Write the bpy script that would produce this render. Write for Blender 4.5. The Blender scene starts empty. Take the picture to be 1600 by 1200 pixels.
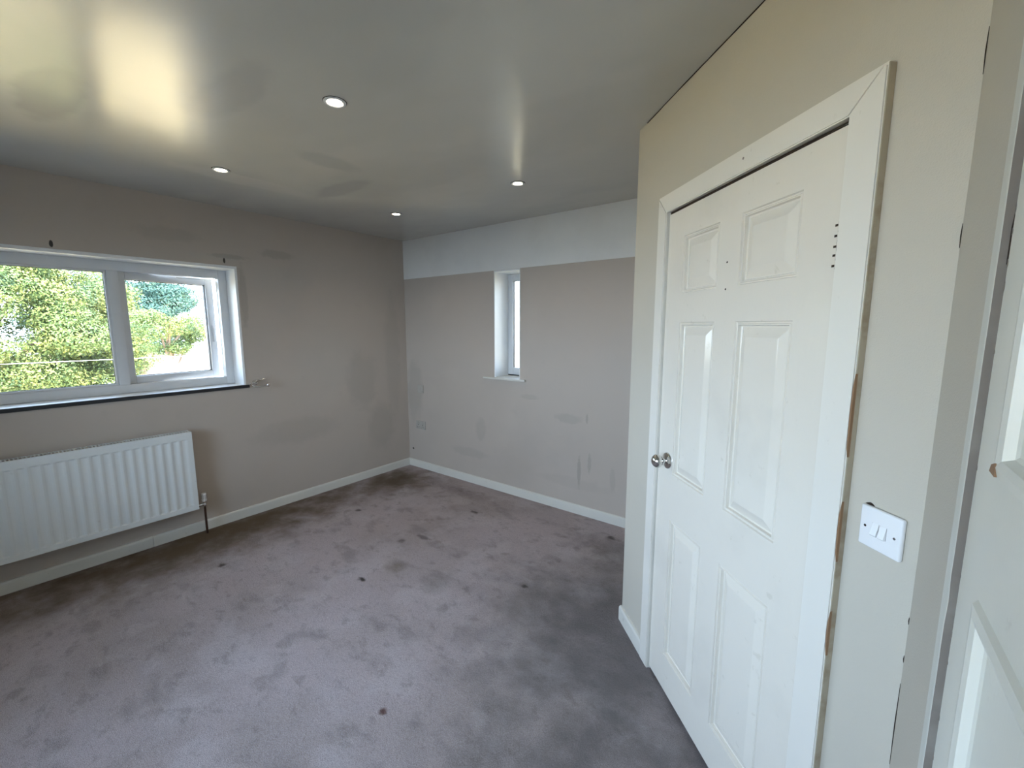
import bpy, bmesh, math, random
import numpy as np
from mathutils import Vector, Matrix
C = bpy.context.scene.collection
PI = math.pi

# ------------------------------------------------------------------ camera
F_PX, YAW, PITCH = 672.15, 0.65, 0.1351
CAM = Vector((3.7112, -3.0036, 1.5306))
cd = bpy.data.cameras.new('camera'); cam = bpy.data.objects.new('camera', cd); C.objects.link(cam)
cd.sensor_width = 36.0; cd.lens = 36.0 * F_PX / 1600.0; cd.clip_start = 0.01; cd.clip_end = 400
cam.location = CAM; cam.rotation_euler = (PI / 2 - PITCH, 0.0002, YAW)
bpy.context.scene.camera = cam

# ------------------------------------------------------------------ light
vs = bpy.context.scene.view_settings
vs.view_transform = 'Standard'; vs.look = 'None'; vs.gamma = 1.0; vs.use_curve_mapping = False
vs.exposure = 1.04
LAMP_W = 4.0; SKY = 8.6; SUN = 17.0
w = bpy.data.worlds.new('world'); bpy.context.scene.world = w; w.use_nodes = True
nt = w.node_tree; nt.nodes.clear()
wo = nt.nodes.new('ShaderNodeOutputWorld'); bg = nt.nodes.new('ShaderNodeBackground')
tc = nt.nodes.new('ShaderNodeTexCoord'); sx = nt.nodes.new('ShaderNodeSeparateXYZ'); cr = nt.nodes.new('ShaderNodeValToRGB')
nt.links.new(tc.outputs['Generated'], sx.inputs[0]); nt.links.new(sx.outputs['Z'], cr.inputs[0])
cr.color_ramp.elements[0].position = 0.0; cr.color_ramp.elements[0].color = (0.62, 0.785, 1.0, 1)
cr.color_ramp.elements[1].position = 0.8; cr.color_ramp.elements[1].color = (0.45, 0.65, 1.0, 1)
nt.links.new(cr.outputs[0], bg.inputs['Color']); bg.inputs['Strength'].default_value = SKY
nt.links.new(bg.outputs[0], wo.inputs[0])
sl = bpy.data.lights.new('sun', 'SUN'); sl.energy = SUN; sl.angle = math.radians(0.6); sl.color = (1.0, 0.86, 0.62)
sun = bpy.data.objects.new('sun', sl); C.objects.link(sun)
sun.rotation_euler = Vector((0.66, -0.01, 0.75)).to_track_quat('Z', 'Y').to_euler()

def portal(name, loc, rot, sx_, sy_):
    l = bpy.data.lights.new(name, 'AREA'); l.shape = 'RECTANGLE'; l.size = sx_; l.size_y = sy_
    l.cycles.is_portal = True
    o = bpy.data.objects.new(name, l); C.objects.link(o); o.location = loc; o.rotation_euler = rot
portal('window_portal', (-0.44, -2.8, 1.52), (0, -PI / 2, 0), 1.0, 2.5)
portal('window_portal', (2.3, -4.68, 1.45), (PI / 2, 0, 0), 2.4, 1.3)
portal('window_portal', (1.37, 0.33, 1.54), (-PI / 2, 0, 0), 0.4, 1.0)

# ------------------------------------------------------------------ materials
def principled(name, color, rough=0.5, metal=0.0, spec=0.5):
    m = bpy.data.materials.new(name); m.use_nodes = True
    b = m.node_tree.nodes['Principled BSDF']
    b.inputs['Base Color'].default_value = (*color, 1); b.inputs['Roughness'].default_value = rough
    b.inputs['Metallic'].default_value = metal; b.inputs['Specular IOR Level'].default_value = spec
    return m

class Surf:
    """procedural surface: base colour + blotches + spots + bump, all in world position"""
    def __init__(s, name, color, rough=0.5, spec=0.5, metal=0.0):
        s.m = principled(name, color, rough, metal, spec); s.t = s.m.node_tree; s.N = s.t.nodes; s.L = s.t.links
        s.b = s.N['Principled BSDF']; g = s.N.new('ShaderNodeNewGeometry'); s.pos = g.outputs['Position']
        rgb = s.N.new('ShaderNodeRGB'); rgb.outputs[0].default_value = (*color, 1); s.col = rgb.outputs[0]; s.h = None; s.amt = 1.0
    def noise(s, scale, detail=4, rough=0.55, stretch=(1, 1, 1), rot=(0, 0, 0), off=(0, 0, 0)):
        mp = s.N.new('ShaderNodeMapping'); mp.inputs['Scale'].default_value = stretch; mp.inputs['Rotation'].default_value = rot
        mp.inputs['Location'].default_value = off
        s.L.new(s.pos, mp.inputs['Vector'])
        n = s.N.new('ShaderNodeTexNoise'); n.inputs['Scale'].default_value = scale; n.inputs['Detail'].default_value = detail
        n.inputs['Roughness'].default_value = rough; s.L.new(mp.outputs[0], n.inputs['Vector']); return n.outputs['Fac']
    def ramp(s, fac, a, b, va=0.0, vb=1.0):
        r = s.N.new('ShaderNodeMapRange'); r.interpolation_type = 'SMOOTHSTEP'
        r.inputs['From Min'].default_value = a; r.inputs['From Max'].default_value = b
        r.inputs['To Min'].default_value = va; r.inputs['To Max'].default_value = vb
        s.L.new(fac, r.inputs['Value']); return r.outputs[0]
    def math(s, op, a, b):
        n = s.N.new('ShaderNodeMath'); n.operation = op
        for i, v in enumerate((a, b)):
            if isinstance(v, (int, float)): n.inputs[i].default_value = v
            else: s.L.new(v, n.inputs[i])
        return n.outputs[0]
    def mix(s, fac, color):
        n = s.N.new('ShaderNodeMix'); n.data_type = 'RGBA'; s.L.new(s.col, n.inputs['A'])
        n.inputs['B'].default_value = (*color, 1); s.L.new(fac, n.inputs['Factor']); s.col = n.outputs['Result']
    def blotch(s, scale, a, b, color, amount, **k):
        s.mix(s.ramp(s.noise(scale, **k), a, b, 0, amount), color)
    def spot(s, c, r, color, amount, wob=0.35, nscale=9.0, soft=0.5, dent=0.0):
        """colour patch with an irregular edge: ellipsoid at c with radii r"""
        v = s.N.new('ShaderNodeVectorMath'); v.operation = 'SUBTRACT'; s.L.new(s.pos, v.inputs[0]); v.inputs[1].default_value = c
        d = s.N.new('ShaderNodeVectorMath'); d.operation = 'DIVIDE'; s.L.new(v.outputs[0], d.inputs[0]); d.inputs[1].default_value = r
        ln = s.N.new('ShaderNodeVectorMath'); ln.operation = 'LENGTH'; s.L.new(d.outputs[0], ln.inputs[0])
        n = s.noise(nscale / max(min(r), 0.03) * 0.1, 3)
        f = s.math('ADD', ln.outputs['Value'], s.math('MULTIPLY', s.math('SUBTRACT', n, 0.5), wob * 2))
        k = s.ramp(f, 1.0 - soft, 1.0, 1.0, 0.0)
        s.mix(s.math('MULTIPLY', k, amount * s.amt), color)
        if dent: s.height(s.math('MULTIPLY', k, -dent), 1.0)
    def height(s, fac, k):
        v = s.math('MULTIPLY', fac, k); s.h = v if s.h is None else s.math('ADD', s.h, v)
    def rough(s, fac, a, b, va, vb):
        s.L.new(s.ramp(fac, a, b, va, vb), s.b.inputs['Roughness'])
    def done(s, dist=0.001, strength=1.0):
        s.L.new(s.col, s.b.inputs['Base Color'])
        if s.h is not None:
            bp = s.N.new('ShaderNodeBump'); bp.inputs['Distance'].default_value = dist; bp.inputs['Strength'].default_value = strength
            s.L.new(s.h, bp.inputs['Height']); s.L.new(bp.outputs[0], s.b.inputs['Normal'])
        return s.m

TAUPE = (0.485, 0.42, 0.36)
def wall_paint(name, color, stains=()):
    s = Surf(name, color, 0.62, 0.3)
    dk = tuple(c * 0.80 for c in color); lt = tuple(min(1, c * 1.10) for c in color)
    s.blotch(1.1, 0.50, 0.72, dk, 0.30, detail=5); s.blotch(1.7, 0.52, 0.7, lt, 0.35, off=(4, 2, 7))
    s.blotch(6.0, 0.60, 0.78, dk, 0.22, detail=6, off=(1, 9, 3))
    for st in stains:
        s.amt = 1.0 if st[3] > .8 else 0.75
        s.spot(*st)
    s.height(s.noise(260, 3), 0.7); s.height(s.noise(9, 3), 1.2)
    return s.done(0.0007, 0.6)
D = (0.20, 0.18, 0.15); LT = (0.46, 0.43, 0.38)
M_left = wall_paint('paint_taupe_left', TAUPE, [
    ((0, -1.28, 2.10), (.1, .17, .045), D, 0.30), ((0, -1.30, 1.9), (.1, .30, .12), LT, 0.25), ((0, -1.75, 2.03), (.1, .20, .03), LT, 0.6),
    ((0, -1.64, 2.045), (.1, .16, .022), D, 0.35), ((0, -0.9, 1.25), (.1, .38, .45), LT, 0.3), ((0, -0.55, 1.0), (.1, .22, .35), D, 0.22),
    ((0, -2.564, 2.005), (.05, .010, .022), (.03, .025, .02), 0.95, .2, 9, .3), ((0, -1.672, 2.012), (.05, .009, .022), (.03, .025, .02), 0.95, .2, 9, .3),
    ((0, -1.2, 0.62), (.1, .45, .14), D, 0.20), ((0, -0.35, 0.5), (.1, .2, .3), D, 0.25), ((0, -1.56, 1.75), (.05, .035, .3), D, 0.35),
    ((0, -0.18, 1.2), (.1, .12, .8), D, 0.18), ((0, -2.0, 2.15), (.1, .25, .06), D, 0.2)])
M_back = wall_paint('paint_taupe_back', TAUPE, [
    ((0.12, 0, 0.85), (.16, .1, .4), D, 0.30), ((0.065, 0, 0.194), (.016, .05, .012), (.05, .04, .03), 0.95, .2, 9, .3),
    ((2.11, 0, 0.36), (.022, .1, .16), D, 0.45), ((2.20, 0, 0.44), (.02, .1, .10), D, 0.35), ((2.0, 0, 0.78), (.16, .1, .05), D, 0.25),
    ((1.62, 0, 0.92), (.12, .1, .03), D, 0.2), ((2.17, 0, 0.80), (.015, .1, .05), D, 0.4), ((1.05, 0, 0.55), (.08, .1, .14), D, 0.22),
    ((2.40, 0, 0.35), (.03, .1, .12), D, 0.2), ((0.9, 0, .3), (.3, .1, .06), D, 0.18), ((2.05, 0, .25), (.4, .1, .06), D, 0.12)])
STONE = (0.53, 0.485, 0.405)
s = Surf('paint_stone', STONE, 0.55, 0.35)
s.blotch(1.5, 0.5, 0.75, (0.45, 0.41, 0.34), 0.3, detail=5)
s.height(s.noise(300, 3), 1.0); s.height(s.noise(60, 3), 0.8); M_stone = s.done(0.0008, 0.7)
s = Surf('paint_white_band', (0.74, 0.73, 0.70), 0.6, 0.3)
s.blotch(2.5, 0.45, 0.7, (0.66, 0.65, 0.62), 0.5); s.height(s.noise(200, 3), 1); M_band = s.done(0.0006, 0.6)

s = Surf('ceiling_satin', (0.55, 0.54, 0.50), 0.27, 0.6)
s.blotch(0.8, 0.40, 0.70, (0.46, 0.455, 0.43), 0.6, detail=3, stretch=(1, 1.6, 1), rot=(0, 0, 0.6))
s.blotch(1.3, 0.46, 0.62, (0.62, 0.605, 0.56), 0.3, detail=2, stretch=(1, 2.0, 1), rot=(0, 0, 0.5), off=(3, 5, 0))
s.spot((1.22, -2.66, 2.4), (.34, .10, .2), (.38, .36, .35), 0.5, .5, 4, .35)
s.spot((1.05, -1.35, 2.4), (.35, .10, .2), (.40, .40, .385), 0.55, .5, 4, .4)
s.spot((1.45, -1.65, 2.4), (.12, .2, .2), (.40, .40, .385), 0.45, .5, 4, .4)
s.spot((0.75, -1.75, 2.4), (.12, .45, .2), (.62, .60, .56), 0.5, .6, 4, .4)
s.spot((1.75, -2.25, 2.4), (.35, .10, .2), (.44, .43, .42), 0.4, .6, 4, .4)
s.spot((1.0, -2.95, 2.4), (.5, .10, .2), (.42, .41, .40), 0.45, .5, 4, .35)
s.L.new(s.math('ADD', s.math('MULTIPLY', s.noise(1.1, 2, 0.5, stretch=(1, 2.0, 1), rot=(0, 0, 0.6), off=(2, 1, 0)), 0.16), 0.14), s.b.inputs['Roughness'])
s.height(s.noise(2.4, 2, stretch=(1, 1.6, 1)), 5.0); s.height(s.noise(140, 3), 0.25)
M_ceil = s.done(0.0012, 0.5)

s = Surf('carpet_pile', (0.55, 0.455, 0.45), 0.95, 0.1)
s.blotch(1.0, 0.42, 0.66, (0.34, 0.28, 0.25), 0.5, detail=5)
s.blotch(4.2, 0.52, 0.70, (0.24, 0.20, 0.185), 0.6, detail=7, stretch=(1, 1.8, 1), rot=(0, 0, 0.4), off=(3, 1, 0))
s.blotch(3.4, 0.48, 0.62, (0.62, 0.54, 0.54), 0.6, detail=6, off=(7, 4, 0))
s.blotch(9.0, 0.55, 0.68, (0.24, 0.195, 0.175), 0.5, detail=6, stretch=(1, 1.5, 1), rot=(0, 0, 0.7), off=(1, 8, 0))
s.blotch(170, 0.40, 0.65, (0.62, 0.56, 0.55), 0.4, detail=4); s.blotch(330, 0.45, 0.62, (0.20, 0.165, 0.15), 0.5, detail=3, off=(2, 2, 2)); s.blotch(45, 0.5, 0.72, (0.30, 0.25, 0.235), 0.35, detail=5)
DK = (0.035, 0.028, 0.024); BR = (0.09, 0.072, 0.055)
for (x, y, rx, ry, c, a, dn) in [
        (1.511, -1.617, .035, .025, DK, .9, 3), (2.341, -1.076, .028, .025, DK, .9, 3), (2.374, -2.10, .024, .022, (.12, .05, .04), .85, 3),
        (0.614, -1.055, .04, .03, DK, .7, 1), (0.655, -2.072, .035, .028, DK, .8, 2), (1.416, -0.493, .05, .03, DK, .7, 1),
        (1.40, -1.04, .09, .035, DK, .55, 1), (1.564, -1.40, .09, .10, (.2, .165, .12), .5, 0), (1.9, -1.35, .16, .16, (.2, .18, .17), .4, 0), (1.32, -1.17, .04, .03, BR, .5, 0),
        (2.50, -0.22, .05, .03, DK, .7, 0), (0.30, -0.40, .50, .45, (.12, .085, .05), .9, 0), (3.0, -1.15, 1.15, 1.0, (.15, .135, .13), .8, 0), (3.3, -2.1, .8, .9, (.15, .135, .13), .65, 0),  # far corner browner, weak daylight put into the colour; door side broadly darker
        (2.45, -2.45, .30, .09, (.14, .125, .12), .4, 0), (0.15, -2.0, .62, 2.3, (.155, .11, .07), 1.0, 0), (2.6, -.35, .5, .25, (.10, .09, .085), .45, 0),  # long brown strip by the left wall: missing skylight painted into the carpet
        (1.0, -.25, .5, .12, BR, .35, 0)]:
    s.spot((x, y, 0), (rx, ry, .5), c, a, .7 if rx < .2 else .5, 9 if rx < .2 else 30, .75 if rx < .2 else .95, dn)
s.height(s.noise(420, 2), 3.0); s.height(s.noise(90, 4), 3.0); s.height(s.noise(12, 4), 3.0)
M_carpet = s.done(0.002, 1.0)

def gloss_white(name, color=(0.72, 0.71, 0.66), rough=0.28, streak=(1, 1, 0.12), bump=0.5, dirt=0.25, dcol=(0.45, 0.40, 0.30)):
    s = Surf(name, color, rough, 0.5)
    s.blotch(3.0, 0.52, 0.75, tuple(c * 0.88 for c in color), 0.5)
    s.blotch(26, 0.66, 0.74, dcol, dirt, detail=6)
    s.height(s.noise(240, 3, stretch=streak), 1.0); s.height(s.noise(18, 2, stretch=streak), 1.0)
    return s.done(0.0004, bump)
M_gloss = gloss_white('door_gloss_paint', (0.74, 0.685, 0.595), rough=0.13, bump=0.7)
M_arch = gloss_white('architrave_gloss_paint', (0.74, 0.70, 0.625), 0.30, dirt=0.3)
M_skirt = gloss_white('skirting_paint', (0.66, 0.635, 0.57), 0.35, (1, 1, 1), 0.3, 0.45)
M_old = gloss_white('aged_white_paint', (0.62, 0.61, 0.55), 0.35, (1, 1, 1), 0.6, 0.5, (0.30, 0.24, 0.17))
s = Surf('upvc_white', (0.66, 0.665, 0.67), 0.28, 0.5); s.blotch(8, .55, .8, (0.55, 0.55, 0.54), .3); M_upvc = s.done()
s = Surf('reveal_white', (0.80, 0.80, 0.79), 0.5, 0.4); s.blotch(6, .5, .8, (0.68, 0.68, 0.66), .4); s.height(s.noise(150, 3), 1); M_reveal = s.done(0.0004, .4)
s = Surf('radiator_enamel', (0.72, 0.74, 0.72), 0.32, 0.5); s.blotch(30, .68, .75, (0.5, 0.45, 0.38), .25, detail=5); M_rad = s.done()
M_black = Surf('black_edge', (0.012, 0.012, 0.014), 0.35, 0.5).done()
M_gap = Surf('dark_gap', (0.035, 0.022, 0.015), 0.8, 0.2).done()
M_groove = Surf('dusty_groove', (0.28, 0.24, 0.21), 0.8, 0.2).done()
M_wood = Surf('bare_wood', (0.26, 0.155, 0.09), 0.6, 0.3); M_wood.blotch(40, .4, .6, (.25, .13, .06), .6, stretch=(1, 1, .1)); M_wood = M_wood.done()
M_edge_shade = Surf('shaded_edge_tan', (0.40, 0.34, 0.25), 0.7, 0.3); M_edge_shade.blotch(14, .45, .65, (.26, .19, .12), .7); M_edge_shade = M_edge_shade.done()
M_chrome = Surf('chrome', (0.72, 0.71, 0.69), 0.09, 0.5, 1.0); M_chrome.blotch(40, .5, .7, (.4, .38, .34), .4); M_chrome = M_chrome.done()
M_steel = Surf('dull_steel', (0.45, 0.45, 0.46), 0.3, 0.5, 1.0).done()
M_copper = Surf('aged_pipe', (0.07, 0.035, 0.022), 0.4, 0.5, 0.3).done()
M_plastic = Surf('white_plastic', (0.80, 0.79, 0.78), 0.22, 0.5).done()
s = Surf('painted_plate', (0.44, 0.405, 0.355), 0.55, 0.35); s.blotch(30, .5, .7, (.30, .27, .23), .4); M_plate = s.done()
M_rubber = Surf('black_gasket', (0.03, 0.03, 0.033), 0.5, 0.4).done()
m = bpy.data.materials.new('window_glass'); m.use_nodes = True; t = m.node_tree; t.nodes.clear()
o_ = t.nodes.new('ShaderNodeOutputMaterial'); mx = t.nodes.new('ShaderNodeMixShader'); tr = t.nodes.new('ShaderNodeBsdfTransparent')
gl = t.nodes.new('ShaderNodeBsdfGlossy'); fr = t.nodes.new('ShaderNodeFresnel'); fr.inputs['IOR'].default_value = 1.45; gl.inputs['Roughness'].default_value = 0.02
tr.inputs['Color'].default_value = (0.96, 0.97, 0.96, 1)
t.links.new(fr.outputs[0], mx.inputs[0]); t.links.new(tr.outputs[0], mx.inputs[1]); t.links.new(gl.outputs[0], mx.inputs[2]); t.links.new(mx.outputs[0], o_.inputs[0])
M_glass = m
m = bpy.data.materials.new('lamp_lens'); m.use_nodes = True; b = m.node_tree.nodes['Principled BSDF']
b.inputs['Base Color'].default_value = (1, .95, .85, 1); b.inputs['Emission Color'].default_value = (1.0, 0.86, 0.62, 1); b.inputs['Emission Strength'].default_value = 14
M_lens = m

# ------------------------------------------------------------------ mesh helpers
def tag(o, label=None, cat=None, group=None, kind=None):
    if label: o['label'] = label
    if cat: o['category'] = cat
    if group: o['group'] = group
    if kind: o['kind'] = kind
    return o
def empty(name, loc=(0, 0, 0), rz=0.0, parent=None):
    o = bpy.data.objects.new(name, None); C.objects.link(o); o.location = loc; o.rotation_euler = (0, 0, rz)
    o.empty_display_size = 0.1
    if parent: o.parent = parent
    return o
def obj(name, bm, mat, parent=None, smooth=False, loc=None, rz=0.0):
    me = bpy.data.meshes.new(name); bmesh.ops.recalc_face_normals(bm, faces=bm.faces); bm.to_mesh(me); bm.free()
    for mm in (mat if isinstance(mat, (list, tuple)) else [mat]): me.materials.append(mm)
    if smooth:
        me.polygons.foreach_set('use_smooth', [True] * len(me.polygons))
        try: me.set_sharp_from_angle(angle=math.radians(35))
        except Exception: pass
    o = bpy.data.objects.new(name, me); C.objects.link(o)
    if loc is not None: o.location = loc
    o.rotation_euler = (0, 0, rz)
    if parent: o.parent = parent
    return o
def box(bm, a, b, bev=0.0, seg=2, mi=0):
    a2 = [min(p, q) for p, q in zip(a, b)]; b2 = [max(p, q) for p, q in zip(a, b)]
    r = bmesh.ops.create_cube(bm, size=1.0); vs_ = r['verts']
    for v in vs_: v.co = Vector([(a2[i] + b2[i]) / 2 + v.co[i] * (b2[i] - a2[i]) for i in range(3)])
    fs = {f for v in vs_ for f in v.link_faces}
    for f in fs: f.material_index = mi
    if bev:
        es = list({e for v in vs_ for e in v.link_edges})
        bmesh.ops.bevel(bm, geom=es, offset=bev, segments=seg, affect='EDGES', profile=0.5)
    return bm
def B(a, b, bev=0.0, seg=2): return box(bmesh.new(), a, b, bev, seg)
def prism(bm, pts, axis, a, b):
    """extrude a 2-D outline along an axis (0,1,2) from a to b; pts are the other two coords in order"""
    def mk(p, h):
        c = [0, 0, 0]; o_ = [i for i in range(3) if i != axis]; c[o_[0]], c[o_[1]] = p; c[axis] = h; return bm.verts.new(c)
    A = [mk(p, a) for p in pts]; Z = [mk(p, b) for p in pts]; n = len(pts)
    for i in range(n): bm.faces.new((A[i], A[(i + 1) % n], Z[(i + 1) % n], Z[i]))
    bm.faces.new(A); bm.faces.new(Z[::-1]); return bm
def lathe(bm, prof, origin, axis, n=28):
    """prof: (distance along axis, radius)"""
    ax = Vector(axis).normalized(); q = ax.to_track_quat('Z', 'Y'); rings = []
    for h, r in prof:
        if r < 1e-6: rings.append([bm.verts.new(Vector(origin) + ax * h)])
        else: rings.append([bm.verts.new(Vector(origin) + q @ Vector((r * math.cos(2 * PI * k / n), r * math.sin(2 * PI * k / n), h))) for k in range(n)])
    for A, Z in zip(rings, rings[1:]):
        for k in range(n):
            if len(A) == 1 and len(Z) == 1: continue
            if len(A) == 1: bm.faces.new((A[0], Z[k], Z[(k + 1) % n]))
            elif len(Z) == 1: bm.faces.new((A[k], A[(k + 1) % n], Z[0]))
            else: bm.faces.new((A[k], A[(k + 1) % n], Z[(k + 1) % n], Z[k]))
    for R_, rev in ((rings[0], 1), (rings[-1], 0)):
        if len(R_) > 1: bm.faces.new(R_[::-1] if rev else R_)
    return bm
def tube(bm, pts, rad, n=12):
    pts = [Vector(p) for p in pts]; rings = []; prev = None
    for i, p in enumerate(pts):
        d = (pts[min(i + 1, len(pts) - 1)] - pts[max(i - 1, 0)]).normalized()
        if prev is None:
            u = d.orthogonal().normalized()
        else:
            u = (prev - d * prev.dot(d)).normalized()
        prev = u; v = d.cross(u); r = rad[i] if isinstance(rad, (list, tuple)) else rad
        rings.append([bm.verts.new(p + (u * math.cos(2 * PI * k / n) + v * math.sin(2 * PI * k / n)) * r) for k in range(n)])
    for A, Z in zip(rings, rings[1:]):
        for k in range(n): bm.faces.new((A[k], A[(k + 1) % n], Z[(k + 1) % n], Z[k]))
    bm.faces.new(rings[0][::-1]); bm.faces.new(rings[-1]); return bm
def struct(name, bm, mat, **k):
    return tag(obj(name, bm, mat, **k), kind='structure')

# ------------------------------------------------------------------ room shell
H = 2.4; T = 0.30
R2 = math.sqrt(0.5)
DGX = 1.9112; E1, E2 = 1.419, 2.7545                   # 45 degree wall: runs from (DGX,0) direction (1,-1)
def dg(t, off=0.0): return Vector((DGX + t * R2 - off * R2, -t * R2 - off * R2, 0))
P1 = dg(E1); P2 = dg(E2); XR = P2.x; YF = -4.35
WY0, WY1, WZ0, WZ1 = -3.985, -1.597, 1.045, 1.968       # window 1 opening
VX0, VX1, VZ0, VZ1 = 1.227, 1.515, 1.055, 2.008         # window 2 opening

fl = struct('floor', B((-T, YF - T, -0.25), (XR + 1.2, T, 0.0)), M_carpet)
tag(fl, 'worn grey-brown fitted carpet with dents and stains')
struct('ceiling', B((-T, YF - T, H), (XR + 1.2, T, H + 0.2)), M_ceil)
bm = bmesh.new()
for a, b in [((WY1, 0), (0, H)), ((WY0, WY1), (0, WZ0)), ((WY0, WY1), (WZ1, H)), ((YF, WY0), (0, H))]:
    box(bm, (-.42, a[0], b[0]), (0, a[1], b[1]))
struct('wall_left', bm, M_left)
bm = bmesh.new()
for a, b in [((-T, VX0), (0, H)), ((VX0, VX1), (0, VZ0)), ((VX0, VX1), (VZ1, H)), ((VX1, XR + 1.2), (0, H))]:
    box(bm, (a[0], 0, b[0]), (a[1], T, b[1]))
struct('wall_back', bm, M_back)
struct('trim_1', B((0, -0.004, 2.010), (P1.x + 0.3, 0, H)), M_band)
# 45 degree wall with the doorway
DL, DR, DZ = 1.738, 2.530, 1.968
bm = bmesh.new()
for a, b in [((E1, DL), (0, H)), ((DL, DR), (DZ, H)), ((DR, E2 + .2), (0, H))]:
    box(bm, (a[0], 0, b[0]), (a[1], 0.10, b[1]))
struct('wall_door_side', bm, M_stone, loc=(DGX, 0, 0), rz=-PI / 4)
# alcove return behind the near edge, and the closet behind the door
struct('wall_return', B((P1.x + .001, P1.y - 0.0, 0), (P1.x + 0.10, 0, H)), M_stone)
struct('wall_closet', B((XR + 0.9, YF, 0), (XR + 1.0, 0, H)), M_stone)
# right wall with the cupboard doorway
CY1, CY0, CZ1, CZ0 = -2.2165, -2.90, 2.02, 0.0
bm = bmesh.new()
for a, b in [((CY1, P2.y), (0, H)), ((CY0, CY1), (CZ1, H)), ((YF, CY0), (0, H))]:
    box(bm, (XR, a[0], b[0]), (XR + 0.10, a[1], b[1]))
struct('wall_right', bm, M_stone)
bm = bmesh.new(); UX0, UX1, UZ0, UZ1 = 1.1, 3.5, 0.8, 2.1
for a, b in [((-T, UX0), (0, H)), ((UX0, UX1), (0, UZ0)), ((UX0, UX1), (UZ1, H)), ((UX1, XR + 1.2), (0, H))]:
    box(bm, (a[0], YF - .3, b[0]), (a[1], YF, b[1]))
struct('wall_front', bm, M_stone)
# rest of the house below and the roof above
struct('wall_lower_storey', B((-T, YF - T, -2.75), (XR + 1.2, T, -0.25)), M_stone)
bm = bmesh.new(); prism(bm, [(-0.75, H + .2), (XR + 1.7, H + .2), (2.2, H + 1.9)], 1, YF - .8, .7)
struct('roof', bm, principled('roof_tiles', (.16, .09, .07), .8))

# hairline crack along ceiling / door wall joint
bm = bmesh.new(); rnd = random.Random(4); pts = []
for i in range(26):
    tt = 1.50 + i * (E2 - 1.50) / 25; p = dg(tt, 0.0015 + rnd.uniform(0, .001)); pts.append((p.x, p.y, H - 0.001 - (0.002 if i < 3 else 0)))
tube(bm, pts, [0.0012 + 0.0008 * rnd.random() for _ in pts], 6)
struct('trim_2', bm, M_gap)
# chips down the corner joints of the right wall
bm = bmesh.new()
for z0, z1 in [(2.15, 2.05), (2.0, 1.93), (1.70, 1.66), (0.98, 0.965), (0.90, 0.885), (0.84, 0.66), (.6, .5), (.4, .2)]:
    p = dg(E2, 0.0006); tube(bm, [(p.x, p.y, z0), (p.x - .0003, p.y, (z0 + z1) / 2), (p.x, p.y, z1)], [.0004, .0010, .0004], 6)
struct('trim_3', bm, M_gap)

# ------------------------------------------------------------------ skirtings
SK = [(0, 0), (.015, 0), (.015, .060), (.0135, .069), (.010, .0745), (.005, .0765), (0, .0765)]
def skirt_board(name, a, b, mat, parent=None, **k):
    """board on local X from a to b, its face towards local -Y"""
    bm = bmesh.new(); prism(bm, [(-y, z) for y, z in SK], 0, a, b); return obj(name, bm, mat, parent, True, **k)
r = tag(empty('baseboard_left', (0, 0, 0), -PI / 2), kind='structure')     # local X = -Y world, local -Y = -X world
r.rotation_euler = (0, 0, PI / 2)                                          # local X = +Y world, local -Y = +X world
skirt_board('board', -2.267, 0, M_skirt, r); skirt_board('board', YF, -2.2695, M_skirt, r)
struct('baseboard_back', prism(bmesh.new(), [(-y, z) for y, z in SK], 0, 0.014, P1.x), M_skirt, smooth=True)
struct('baseboard_door_side', prism(bmesh.new(), [(-y, z) for y, z in SK], 0, E1 - .008, 1.677), M_skirt, smooth=True, loc=(DGX, 0, 0), rz=-PI / 4)
struct('baseboard_door_side', prism(bmesh.new(), [(-y, z) for y, z in SK], 0, 2.6085, E2 - .006), M_skirt, smooth=True, loc=(DGX, 0, 0), rz=-PI / 4)
struct('baseboard_right', prism(bmesh.new(), [(-y, z) for y, z in SK], 0, 0.008, 0.262), M_skirt, smooth=True, loc=(XR, P2.y, 0), rz=-PI / 2)

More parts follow.
